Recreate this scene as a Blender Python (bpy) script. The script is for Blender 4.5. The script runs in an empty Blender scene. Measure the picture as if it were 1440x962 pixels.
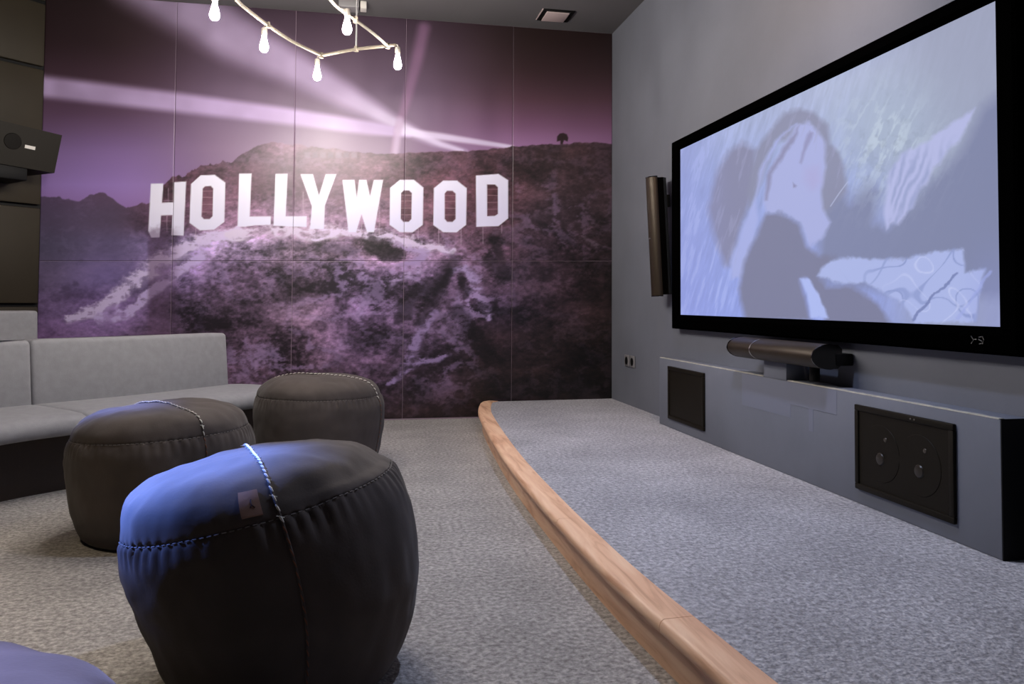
import bpy, bmesh, math, random
import numpy as np
from mathutils import Vector, Matrix, noise as mnoise

random.seed(7)
C = bpy.context.scene.collection
S = bpy.context.scene

# ------------------------------------------------------------------ camera, light, exposure
cam_d = bpy.data.cameras.new('camera')
cam = bpy.data.objects.new('camera', cam_d); C.objects.link(cam)
cam_d.sensor_width = 36.0
cam_d.lens = 36.0 * 1120.0 / 1440.0
cam_d.shift_y = -(481.0 - 388.83) / 1440.0
cam_d.clip_start = 0.05
R_ = Vector((0.9815267, -0.19124455, 0.00555559)); U_ = Vector((-0.01187623, -0.03191967, 0.99941988)); F_ = Vector((0.19095628, 0.98102327, 0.03360128))
m = Matrix((( R_.x, U_.x, -F_.x, 0), (R_.y, U_.y, -F_.y, 0), (R_.z, U_.z, -F_.z, 0.9), (0, 0, 0, 1)))
cam.matrix_world = m
S.camera = cam

world = bpy.data.worlds.new('world'); S.world = world
world.use_nodes = True
world.node_tree.nodes['Background'].inputs[0].default_value = (0.02, 0.02, 0.025, 1)
S.view_settings.view_transform = 'Standard'
S.view_settings.look = 'None'
S.view_settings.exposure = 0.0
S.view_settings.gamma = 1.0
S.view_settings.use_curve_mapping = False
S.cycles.use_denoising = True
S.cycles.max_bounces = 8
S.cycles.sample_clamp_indirect = 4.0

BULB = 640.0            # glow of the bulbs' glass
SCREEN = 0.84            # brightness of the projected picture

def spot(name, loc, aim, power, col, angle, blend=0.6, rad=0.05):
    l = bpy.data.lights.new(name, 'SPOT'); l.energy = power; l.color = col
    l.spot_size = math.radians(angle); l.spot_blend = blend; l.shadow_soft_size = rad
    o = bpy.data.objects.new(name, l); C.objects.link(o)
    o.location = loc
    o.rotation_euler = (Vector(aim) - Vector(loc)).to_track_quat('-Z', 'Y').to_euler()
    return o
# three unseen blue spots for the poufs' blue light, then three added fill spots
spot('blue_spot', (-2.0, 2.73, 1.72), (-0.33, 2.02, 0.425), 2300, (0.13, 0.26, 1.0), 12.6, 0.7)
spot('blue_spot', (-2.0, 4.2, 1.5), (-0.90, 3.38, 0.44), 500, (0.22, 0.32, 1.0), 13, 0.8)
spot('blue_spot', (-2.0, 1.6, 2.2), (-0.55, 0.85, 0.5), 1500, (0.30, 0.34, 0.85), 17, 0.6)
spot('stage_fill', (0.95, 2.6, 3.08), (1.15, 3.0, 0), 150, (0.60, 0.70, 1.0), 110, 1.0)  # added cool fill to brighten and blue the stage, no fixture there
spot('pit_fill', (-1.7, 2.0, 3.08), (-1.45, 2.3, 0), 130, (1.0, 0.82, 0.58), 50, 0.9)  # added warm fill for the left pit floor, no fixture there
spot('wall_fill', (1.45, 2.5, 3.08), (2.03, 3.2, 2.35), 105, (1.0, 0.74, 0.58), 100, 1.0)  # added warm wash on the wall above the screen, no fixture there

# ------------------------------------------------------------------ colour helpers
def s2l(c):
    c = np.asarray(c, float) / 255.0
    return np.where(c <= 0.04045, c / 12.92, ((c + 0.055) / 1.055) ** 2.4)
def lin(r, g, b): return tuple(float(v) for v in s2l((r, g, b))) + (1.0,)

def mat(name, col, rough=0.6, metal=0.0, spec=0.5, sheen=0.0, bump=None, var=None, emit=None, coat=0.0):
    """col: linear rgba; bump=(scale, strength, distance); var=(scale, amount) brightness variation"""
    M = bpy.data.materials.new(name); M.use_nodes = True
    nt = M.node_tree; b = nt.nodes['Principled BSDF']
    b.inputs['Base Color'].default_value = col
    b.inputs['Roughness'].default_value = rough
    b.inputs['Metallic'].default_value = metal
    b.inputs['Specular IOR Level'].default_value = spec
    b.inputs['Sheen Weight'].default_value = sheen
    b.inputs['Coat Weight'].default_value = coat
    tc = nt.nodes.new('ShaderNodeTexCoord')
    if bump:
        n = nt.nodes.new('ShaderNodeTexNoise'); n.inputs['Scale'].default_value = bump[0]; n.inputs['Detail'].default_value = 4
        bp = nt.nodes.new('ShaderNodeBump'); bp.inputs['Strength'].default_value = bump[1]; bp.inputs['Distance'].default_value = bump[2]
        nt.links.new(tc.outputs['Object'], n.inputs['Vector']); nt.links.new(n.outputs['Fac'], bp.inputs['Height'])
        nt.links.new(bp.outputs['Normal'], b.inputs['Normal'])
    if var:
        n = nt.nodes.new('ShaderNodeTexNoise'); n.inputs['Scale'].default_value = var[0]; n.inputs['Detail'].default_value = 5
        r = nt.nodes.new('ShaderNodeValToRGB')
        a = var[1]
        r.color_ramp.elements[0].position = 0.3; r.color_ramp.elements[1].position = 0.7
        r.color_ramp.elements[0].color = tuple(v * (1 - a) for v in col[:3]) + (1,)
        r.color_ramp.elements[1].color = tuple(min(1, v * (1 + a)) for v in col[:3]) + (1,)
        nt.links.new(tc.outputs['Object'], n.inputs['Vector']); nt.links.new(n.outputs['Fac'], r.inputs['Fac'])
        nt.links.new(r.outputs['Color'], b.inputs['Base Color'])
    if emit:
        b.inputs['Emission Color'].default_value = emit[0]; b.inputs['Emission Strength'].default_value = emit[1]
    return M

def carpet_mat(name, dark, mid, light):
    M = bpy.data.materials.new(name); M.use_nodes = True
    nt = M.node_tree; b = nt.nodes['Principled BSDF']
    b.inputs['Roughness'].default_value = 0.95; b.inputs['Specular IOR Level'].default_value = 0.1
    b.inputs['Sheen Weight'].default_value = 0.1
    tc = nt.nodes.new('ShaderNodeTexCoord')
    n1 = nt.nodes.new('ShaderNodeTexNoise'); n1.inputs['Scale'].default_value = 60; n1.inputs['Detail'].default_value = 4; n1.inputs['Roughness'].default_value = 0.6
    n2 = nt.nodes.new('ShaderNodeTexVoronoi'); n2.inputs['Scale'].default_value = 110
    n3 = nt.nodes.new('ShaderNodeTexNoise'); n3.inputs['Scale'].default_value = 3.0; n3.inputs['Detail'].default_value = 3
    for n in (n1, n2, n3): nt.links.new(tc.outputs['Object'], n.inputs['Vector'])
    r = nt.nodes.new('ShaderNodeValToRGB'); e = r.color_ramp.elements
    e[0].position = 0.33; e[0].color = dark; e[1].position = 0.68; e[1].color = light
    k = e.new(0.5); k.color = mid
    nt.links.new(n1.outputs['Fac'], r.inputs['Fac'])
    mx = nt.nodes.new('ShaderNodeMix'); mx.data_type = 'RGBA'; mx.blend_type = 'OVERLAY'; mx.inputs[0].default_value = 0.35
    nt.links.new(r.outputs['Color'], mx.inputs[6]); nt.links.new(n3.outputs['Fac'], mx.inputs[7])
    nt.links.new(mx.outputs[2], b.inputs['Base Color'])
    add = nt.nodes.new('ShaderNodeMath'); add.operation = 'SUBTRACT'
    nt.links.new(n1.outputs['Fac'], add.inputs[0]); nt.links.new(n2.outputs['Distance'], add.inputs[1])
    bp = nt.nodes.new('ShaderNodeBump'); bp.inputs['Strength'].default_value = 0.55; bp.inputs['Distance'].default_value = 0.008
    nt.links.new(add.outputs[0], bp.inputs['Height']); nt.links.new(bp.outputs['Normal'], b.inputs['Normal'])
    return M

def wood_mat():
    M = bpy.data.materials.new('oak'); M.use_nodes = True
    nt = M.node_tree; b = nt.nodes['Principled BSDF']
    b.inputs['Roughness'].default_value = 0.5
    tc = nt.nodes.new('ShaderNodeTexCoord'); mp = nt.nodes.new('ShaderNodeMapping')
    mp.inputs['Scale'].default_value = (14, 1.3, 14)
    nt.links.new(tc.outputs['Object'], mp.inputs['Vector'])
    n = nt.nodes.new('ShaderNodeTexNoise'); n.inputs['Scale'].default_value = 2.2; n.inputs['Detail'].default_value = 7; n.inputs['Distortion'].default_value = 0.9
    nt.links.new(mp.outputs['Vector'], n.inputs['Vector'])
    r = nt.nodes.new('ShaderNodeValToRGB'); e = r.color_ramp.elements
    e[0].position = 0.28; e[0].color = lin(200, 150, 118); e[1].position = 0.72; e[1].color = lin(244, 206, 174)
    k = e.new(0.47); k.color = lin(230, 184, 150)
    nt.links.new(n.outputs['Fac'], r.inputs['Fac']); nt.links.new(r.outputs['Color'], b.inputs['Base Color'])
    bp = nt.nodes.new('ShaderNodeBump'); bp.inputs['Strength'].default_value = 0.15; bp.inputs['Distance'].default_value = 0.003
    nt.links.new(n.outputs['Fac'], bp.inputs['Height']); nt.links.new(bp.outputs['Normal'], b.inputs['Normal'])
    return M

def velvet_mat():
    """charcoal velvet with brushed lighter and darker patches"""
    return mat('charcoal_velvet', lin(82, 74, 69), 0.85, spec=0.12, sheen=0.12, bump=(160, 0.2, 0.002), var=(4.5, 0.22))

def attr_mat(name, emission=None, rough=0.35, spec=0.4):
    """colour printed on / projected onto a flat sheet, read from the sheet's colour attribute"""
    M = bpy.data.materials.new(name); M.use_nodes = True
    nt = M.node_tree; b = nt.nodes['Principled BSDF']
    a = nt.nodes.new('ShaderNodeAttribute'); a.attribute_name = 'print'
    b.inputs['Roughness'].default_value = rough; b.inputs['Specular IOR Level'].default_value = spec
    if emission is None:
        nt.links.new(a.outputs['Color'], b.inputs['Base Color'])
    else:
        b.inputs['Base Color'].default_value = (0.03, 0.03, 0.03, 1)
        nt.links.new(a.outputs['Color'], b.inputs['Emission Color']); b.inputs['Emission Strength'].default_value = emission
    return M

MT = {}
MT['wall'] = mat('grey_wall_paint', lin(108, 111, 121), 0.75, spec=0.25, bump=(30, 0.12, 0.004), var=(2.2, 0.07))
MT['ledge'] = mat('ledge_paint', lin(112, 116, 128), 0.7, spec=0.25, bump=(25, 0.12, 0.004), var=(3.0, 0.08))
MT['patch'] = mat('fresh_paint', lin(118, 122, 138), 0.7, spec=0.25)
MT['dust'] = mat('dusty_ledge_top', lin(168, 165, 156), 0.9, var=(30, 0.2))
MT['ceil'] = mat('ceiling_paint', lin(97, 95, 97), 0.9, spec=0.2, var=(1.5, 0.06))
MT['backing'] = mat('pale_board_edge', lin(150, 132, 146), 0.8)
MT['carpet'] = carpet_mat('grey_carpet', lin(122, 118, 115), lin(156, 152, 149), lin(190, 185, 181))
MT['stagecarpet'] = carpet_mat('stage_carpet', lin(130, 129, 133), lin(163, 162, 168), lin(197, 196, 202))
MT['wood'] = wood_mat()
MT['sofa'] = mat('grey_sofa_fabric', lin(147, 147, 152), 0.9, spec=0.15, sheen=0.15, bump=(220, 0.3, 0.002), var=(26, 0.07))
MT['sofabase'] = mat('dark_brown_plinth', lin(46, 34, 26), 0.6, var=(6, 0.1))
MT['velvet'] = velvet_mat()
MT['thread'] = mat('white_cord', lin(225, 220, 208), 0.6)
MT['thread_dark'] = mat('grey_thread', lin(120, 112, 106), 0.7)
MT['thread_rust'] = mat('rust_thread', lin(120, 72, 48), 0.7)
MT['leather'] = mat('tan_leather', lin(150, 116, 100), 0.6, bump=(90, 0.2, 0.002))
MT['leathermark'] = mat('embossed_mark', lin(70, 46, 38), 0.6)
MT['panel'] = mat('brown_panel', lin(46, 40, 29), 0.6, spec=0.3, bump=(120, 0.1, 0.002), var=(5, 0.06))
MT['black'] = mat('matt_black', lin(8, 8, 9), 0.6, spec=0.2)
MT['frame'] = mat('black_velour', lin(2, 2, 2), 0.9, spec=0.0)
MT['bronze'] = mat('bronze_grille', lin(56, 47, 36), 0.45, metal=0.5, bump=(400, 0.2, 0.001))
MT['piano'] = mat('gloss_black', lin(6, 5, 5), 0.15, coat=0.3)
MT['grille'] = mat('dark_brown_grille', lin(24, 20, 13), 0.55, spec=0.15, bump=(300, 0.2, 0.002))
MT['driver'] = mat('dark_driver', lin(14, 11, 8), 0.6, spec=0.1)
MT['screw'] = mat('dull_screw', lin(84, 78, 70), 0.4, metal=0.5)
MT['cone'] = mat('woofer_cone', lin(40, 34, 26), 0.35)
MT['steel'] = mat('brushed_steel', lin(190, 188, 184), 0.3, metal=1.0)
MT['white'] = mat('white_plastic', lin(200, 196, 190), 0.45)
MT['socketgrey'] = mat('socket_grey', lin(120, 118, 120), 0.45)
MT['rope'] = mat('jute_rope', lin(88, 80, 70), 0.85, bump=(90, 0.5, 0.004), var=(60, 0.15))
MT['bulb'] = mat('lit_bulb', lin(255, 250, 240), 0.3, emit=((1.0, 0.92, 0.84, 1), BULB))
MT['porcelain'] = mat('porcelain_socket', lin(120, 114, 108), 0.4)
MT['ventwhite'] = mat('vent_plate', lin(190, 172, 170), 0.6)
MT['emblem'] = mat('emblem_grey', lin(92, 89, 85), 0.5)

# ------------------------------------------------------------------ mesh helpers
def wloc(o):
    v = Vector((0, 0, 0))
    while o is not None:
        v += o.location; o = o.parent
    return v

def obj(name, verts, faces, material, parent=None, smooth=True, angle=40):
    """one mesh object; verts in room coordinates"""
    me = bpy.data.meshes.new(name)
    off = wloc(parent) if parent else Vector((0, 0, 0))
    me.from_pydata([(v[0] - off.x, v[1] - off.y, v[2] - off.z) for v in verts], [], faces)
    bm = bmesh.new(); bm.from_mesh(me); bmesh.ops.recalc_face_normals(bm, faces=bm.faces)
    for f in bm.faces: f.smooth = smooth
    if smooth:
        lim = math.radians(angle)
        for e in bm.edges:
            if len(e.link_faces) == 2 and e.calc_face_angle(0) > lim: e.smooth = False
    bm.to_mesh(me); bm.free()
    if isinstance(material, (list, tuple)):
        for mm in material: me.materials.append(mm)
    else: me.materials.append(material)
    o = bpy.data.objects.new(name, me); C.objects.link(o)
    if parent: o.parent = parent
    return o

def thing(name, label, cat, loc=(0, 0, 0), group=None):
    o = bpy.data.objects.new(name, None); C.objects.link(o); o.location = loc
    o.empty_display_size = 0.1
    o['label'] = label; o['category'] = cat
    if group: o['group'] = group
    return o
def tag(o, label, cat, group=None):
    o['label'] = label; o['category'] = cat
    if group: o['group'] = group
    return o
def struct(o, label=None):
    o['kind'] = 'structure'
    if label: o['label'] = label
    return o

class G:
    """collects verts and faces"""
    def __init__(s): s.v = []; s.f = []
    def add(s, v, f):
        n = len(s.v); s.v += [tuple(p) for p in v]; s.f += [tuple(i + n for i in q) for q in f]; return s
    def box(s, a, b, bev=0.0, M=None):
        a = Vector(a); b = Vector(b)
        bm = bmesh.new(); bmesh.ops.create_cube(bm, size=1)
        for v in bm.verts: v.co = Vector([(a[i] + b[i]) / 2 + v.co[i] * (b[i] - a[i]) for i in range(3)])
        if bev: bmesh.ops.bevel(bm, geom=bm.edges[:], offset=bev, segments=2, affect='EDGES', profile=0.5)
        bm.verts.index_update()
        s.add([(M @ v.co) if M else v.co for v in bm.verts], [[v.index for v in f.verts] for f in bm.faces]); bm.free(); return s
    def loft(s, rings, close=False, cap=True):
        n = len(rings[0]); v = [p for r in rings for p in r]; f = []
        k = len(rings); m_ = k if close else k - 1
        for i in range(m_):
            for j in range(n):
                a = i * n + j; b = i * n + (j + 1) % n; c = ((i + 1) % k) * n + (j + 1) % n; d = ((i + 1) % k) * n + j
                f.append((a, b, c, d))
        if cap and not close:
            f.append(tuple(range(n - 1, -1, -1))); f.append(tuple(range((k - 1) * n, k * n)))
        return s.add(v, f)
    def tube(s, pts, r, n=10, cap=True):
        pts = [Vector(p) for p in pts]; rings = []
        up = Vector((0, 0, 1))
        for i, p in enumerate(pts):
            d = (pts[min(i + 1, len(pts) - 1)] - pts[max(i - 1, 0)]).normalized()
            ref = up if abs(d.z) < 0.95 else Vector((1, 0, 0))
            x = d.cross(ref).normalized(); y = x.cross(d).normalized()
            rr = r[i] if isinstance(r, (list, tuple)) else r
            rings.append([p + (x * math.cos(t) + y * math.sin(t)) * rr for t in [2 * math.pi * k / n for k in range(n)]])
        return s.loft(rings, cap=cap)
    def lathe(s, c, prof, n=16):
        c = Vector(c)
        rings = [[c + Vector((r * math.cos(t), r * math.sin(t), z)) for t in [2 * math.pi * k / n for k in range(n)]] for r, z in prof]
        return s.loft(rings)
    def prism(s, poly, z0, z1):
        n = len(poly)
        v = [(p[0], p[1], z0) for p in poly] + [(p[0], p[1], z1) for p in poly]
        f = [tuple(range(n - 1, -1, -1)), tuple(range(n, 2 * n))] + [(i, (i + 1) % n, n + (i + 1) % n, n + i) for i in range(n)]
        return s.add(v, f)
    def build(s, name, material, parent=None, smooth=True, angle=40): return obj(name, s.v, s.f, material, parent, smooth, angle)

def catmull(pts, k=8):
    P = [Vector(p) for p in pts]; out = []
    for i in range(len(P) - 1):
        a = P[i - 1] if i else 2 * P[0] - P[1]; b = P[i]; c = P[i + 1]; d = P[i + 2] if i + 2 < len(P) else 2 * P[-1] - P[-2]
        for j in range(k):
            t = j / k
            out.append(0.5 * ((2 * b) + (c - a) * t + (2 * a - 5 * b + 4 * c - d) * t * t + (3 * b - a - 3 * c + d) * t ** 3))
    out.append(P[-1]); return out

# ------------------------------------------------------------------ painting (the flat print of the mural, the projected picture)
def hash2(ix, iy, seed):
    h = (ix.astype(np.int64) * 374761393 + iy.astype(np.int64) * 668265263 + seed * 974711) & 0xFFFFFFFF
    h = ((h ^ (h >> 13)) * 1274126177) & 0xFFFFFFFF
    return ((h ^ (h >> 16)) & 0xFFFF) / 65535.0
def vnoise(x, y, seed=0):
    ix = np.floor(x); iy = np.floor(y); fx = x - ix; fy = y - iy
    fx = fx * fx * (3 - 2 * fx); fy = fy * fy * (3 - 2 * fy)
    a = hash2(ix, iy, seed); b = hash2(ix + 1, iy, seed); c = hash2(ix, iy + 1, seed); d = hash2(ix + 1, iy + 1, seed)
    return (a * (1 - fx) + b * fx) * (1 - fy) + (c * (1 - fx) + d * fx) * fy
def fbm(x, y, o=5, seed=0, gain=0.5):
    t = 0; a = 1; n = 0
    for i in range(o):
        t = t + a * vnoise(x + 17.3 * i, y - 9.1 * i, seed + i); n += a; a *= gain; x = x * 2.03; y = y * 2.03
    return t / n
def ridged(x, y, o=5, seed=0):
    t = 0; a = 1; n = 0
    for i in range(o):
        t = t + a * (1 - np.abs(2 * vnoise(x + 5.7 * i, y + 3.3 * i, seed + i) - 1)); n += a; a *= 0.55; x = x * 2.07; y = y * 2.07
    return t / n
def sstep(a, b, x):
    t = np.clip((x - a) / (b - a), 0, 1); return t * t * (3 - 2 * t)
def seg_dist(u, v, a, b):
    ax, ay = a; bx, by = b; dx, dy = bx - ax, by - ay
    t = np.clip(((u - ax) * dx + (v - ay) * dy) / (dx * dx + dy * dy + 1e-9), 0, 1)
    return np.hypot(u - ax - t * dx, v - ay - t * dy), t
def line_field(u, v, pts):
    """distance to a polyline and the width value along it (third entry of each point)"""
    D = np.full(u.shape, 1e9); W = np.zeros(u.shape)
    for p, q in zip(pts[:-1], pts[1:]):
        d, t = seg_dist(u, v, p[:2], q[:2]); w = p[2] + (q[2] - p[2]) * t
        k = d / np.maximum(w, .1) < D / np.maximum(W, .1)
        D = np.where(k, d, D); W = np.where(k, w, W)
    return D, W
def poly_mask(u, v, poly, soft=1.0):
    out = np.zeros(u.shape)
    P = np.array(poly, float)
    k = (u > P[:, 0].min() - soft) & (u < P[:, 0].max() + soft) & (v > P[:, 1].min() - soft) & (v < P[:, 1].max() + soft)
    if not k.any(): return out
    x = u[k]; y = v[k]; ins = np.zeros(x.shape, bool); D = np.full(x.shape, 1e9)
    n = len(P)
    for i in range(n):
        a = P[i]; b = P[(i + 1) % n]
        d, _ = seg_dist(x, y, a, b); D = np.minimum(D, d)
        c = ((a[1] > y) != (b[1] > y))
        xi = a[0] + (y - a[1]) / (b[1] - a[1] + 1e-12) * (b[0] - a[0])
        ins ^= c & (x < xi)
    out[k] = np.clip(0.5 + np.where(ins, D, -D) / soft, 0, 1)
    return out
def mix(a, b, t): return a + (np.asarray(b, float) - a) * np.asarray(t)[..., None]
def ramp(x, pts):
    xs = [p[0] for p in pts]
    return np.stack([np.interp(x, xs, [p[1][k] for p in pts]) for k in range(3)], -1)

# print-layout coordinates: a fixed map from metres on the sheet to the artwork's own grid
MH = np.array([[204.381733, 5.026128, 499.646252], [14.467716, -182.814342, 591.92567], [0.031556, 0.005553, 1.0]])
SH = np.array([[1403.827806, 86.75871, 6957.493607], [1190.047248, -3155.656796, 3338.123486], [2.79835, 0.095847, 1.0]])
def lay(H, a, b):
    w = H[2, 0] * a + H[2, 1] * b + H[2, 2]
    return (H[0, 0] * a + H[0, 1] * b + H[0, 2]) / w, (H[1, 0] * a + H[1, 1] * b + H[1, 2]) / w

L1 = lambda pts: [(200 + x / 5.538, 230 + y / 5.538) for x, y in pts]
L2 = lambda pts: [(460 + x / 5.333, 230 + y / 5.333) for x, y in pts]
LETTERS = [
    (L1([(68, 157), (165, 155), (155, 305), (243, 302), (250, 145), (343, 140), (323, 562), (228, 558), (236, 402), (147, 405), (136, 575), (70, 577), (48, 525)]), None),
    (L1([(455, 92), (565, 88), (648, 148), (640, 455), (560, 515), (450, 522), (368, 462), (380, 160)]), L1([(490, 178), (535, 175), (553, 195), (548, 410), (525, 432), (480, 432), (462, 412), (472, 195)])),
    (L1([(755, 78), (852, 78), (838, 412), (1003, 412), (1000, 478), (880, 482), (790, 494), (742, 490)]), None),
    (L1([(1038, 80), (1132, 80), (1118, 410), (1282, 410), (1280, 495), (1022, 485)]), None),
    ([(422.6, 245), (440, 245), (448.5, 275), (458, 245), (473, 245), (457, 289), (455.6, 322), (436, 322), (438.5, 290)], None),
    (L2([(115, 123), (205, 123), (222, 255), (240, 123), (295, 123), (322, 245), (350, 123), (420, 123), (352, 515), (298, 515), (258, 380), (218, 515), (160, 515)]), None),
    (L2([(545, 122), (650, 122), (722, 180), (718, 460), (640, 517), (545, 515), (468, 460), (472, 182)]), L2([(575, 202), (615, 202), (635, 222), (632, 415), (612, 437), (572, 437), (552, 415), (555, 222)])),
    (L2([(870, 128), (975, 128), (1047, 185), (1043, 460), (970, 517), (870, 515), (796, 462), (800, 185)]), L2([(900, 205), (940, 205), (963, 225), (963, 415), (940, 437), (900, 437), (882, 415), (882, 225)])),
    (L2([(1115, 90), (1285, 78), (1358, 125), (1358, 412), (1285, 470), (1118, 475)]), L2([(1200, 158), (1258, 158), (1280, 178), (1280, 378), (1258, 392), (1200, 395)])),
]
HU = [60, 150, 240, 330, 420, 510, 600, 690, 780, 860]
HV = [210, 260, 310, 345, 390, 430, 480, 530, 590]
HC = np.array([
    [(75, 60, 78), (80, 62, 78), (95, 66, 78), (98, 72, 84), (100, 76, 88), (100, 74, 84), (88, 62, 70), (82, 58, 64), (62, 44, 46), (48, 34, 36)],
    [(75, 60, 78), (80, 62, 78), (96, 62, 74), (102, 70, 82), (106, 80, 92), (104, 76, 86), (96, 64, 72), (85, 55, 60), (60, 44, 48), (46, 34, 36)],
    [(72, 62, 78), (78, 66, 82), (98, 70, 85), (138, 103, 123), (150, 122, 140), (128, 100, 116), (105, 75, 85), (75, 50, 57), (62, 47, 54), (52, 40, 44)],
    [(74, 68, 84), (86, 76, 100), (112, 97, 130), (160, 138, 165), (152, 128, 145), (140, 112, 128), (132, 106, 126), (85, 62, 74), (60, 44, 52), (46, 34, 38)],
    [(92, 80, 102), (104, 90, 126), (118, 98, 132), (105, 84, 106), (112, 90, 108), (125, 102, 130), (118, 95, 122), (78, 60, 74), (52, 38, 44), (40, 29, 31)],
    [(104, 85, 115), (115, 92, 132), (92, 74, 96), (96, 76, 94), (104, 84, 98), (120, 95, 126), (100, 80, 100), (75, 58, 76), (45, 33, 37), (36, 26, 26)],
    [(110, 84, 116), (112, 88, 120), (96, 75, 92), (100, 78, 95), (114, 89, 107), (114, 90, 117), (88, 70, 90), (50, 36, 40), (36, 27, 27), (30, 22, 20)],
    [(100, 80, 105), (96, 74, 92), (98, 74, 90), (98, 75, 90), (106, 82, 96), (96, 74, 92), (68, 52, 64), (40, 29, 29), (32, 23, 22), (28, 21, 18)],
    [(88, 68, 88), (80, 60, 72), (70, 50, 58), (64, 46, 50), (62, 46, 48), (52, 38, 40), (42, 30, 30), (34, 24, 22), (28, 20, 17), (26, 19, 16)]], float)
def hill_base(u, v):
    i = np.clip(np.interp(u, HU, range(len(HU))), 0, len(HU) - 1.001); j = np.clip(np.interp(v, HV, range(len(HV))), 0, len(HV) - 1.001)
    i0 = i.astype(int); j0 = j.astype(int); fi = (i - i0)[..., None]; fj = (j - j0)[..., None]
    fi = fi * fi * (3 - 2 * fi); fj = fj * fj * (3 - 2 * fj)
    return (HC[j0, i0] * (1 - fi) + HC[j0, i0 + 1] * fi) * (1 - fj) + (HC[j0 + 1, i0] * (1 - fi) + HC[j0 + 1, i0 + 1] * fi) * fj

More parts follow.
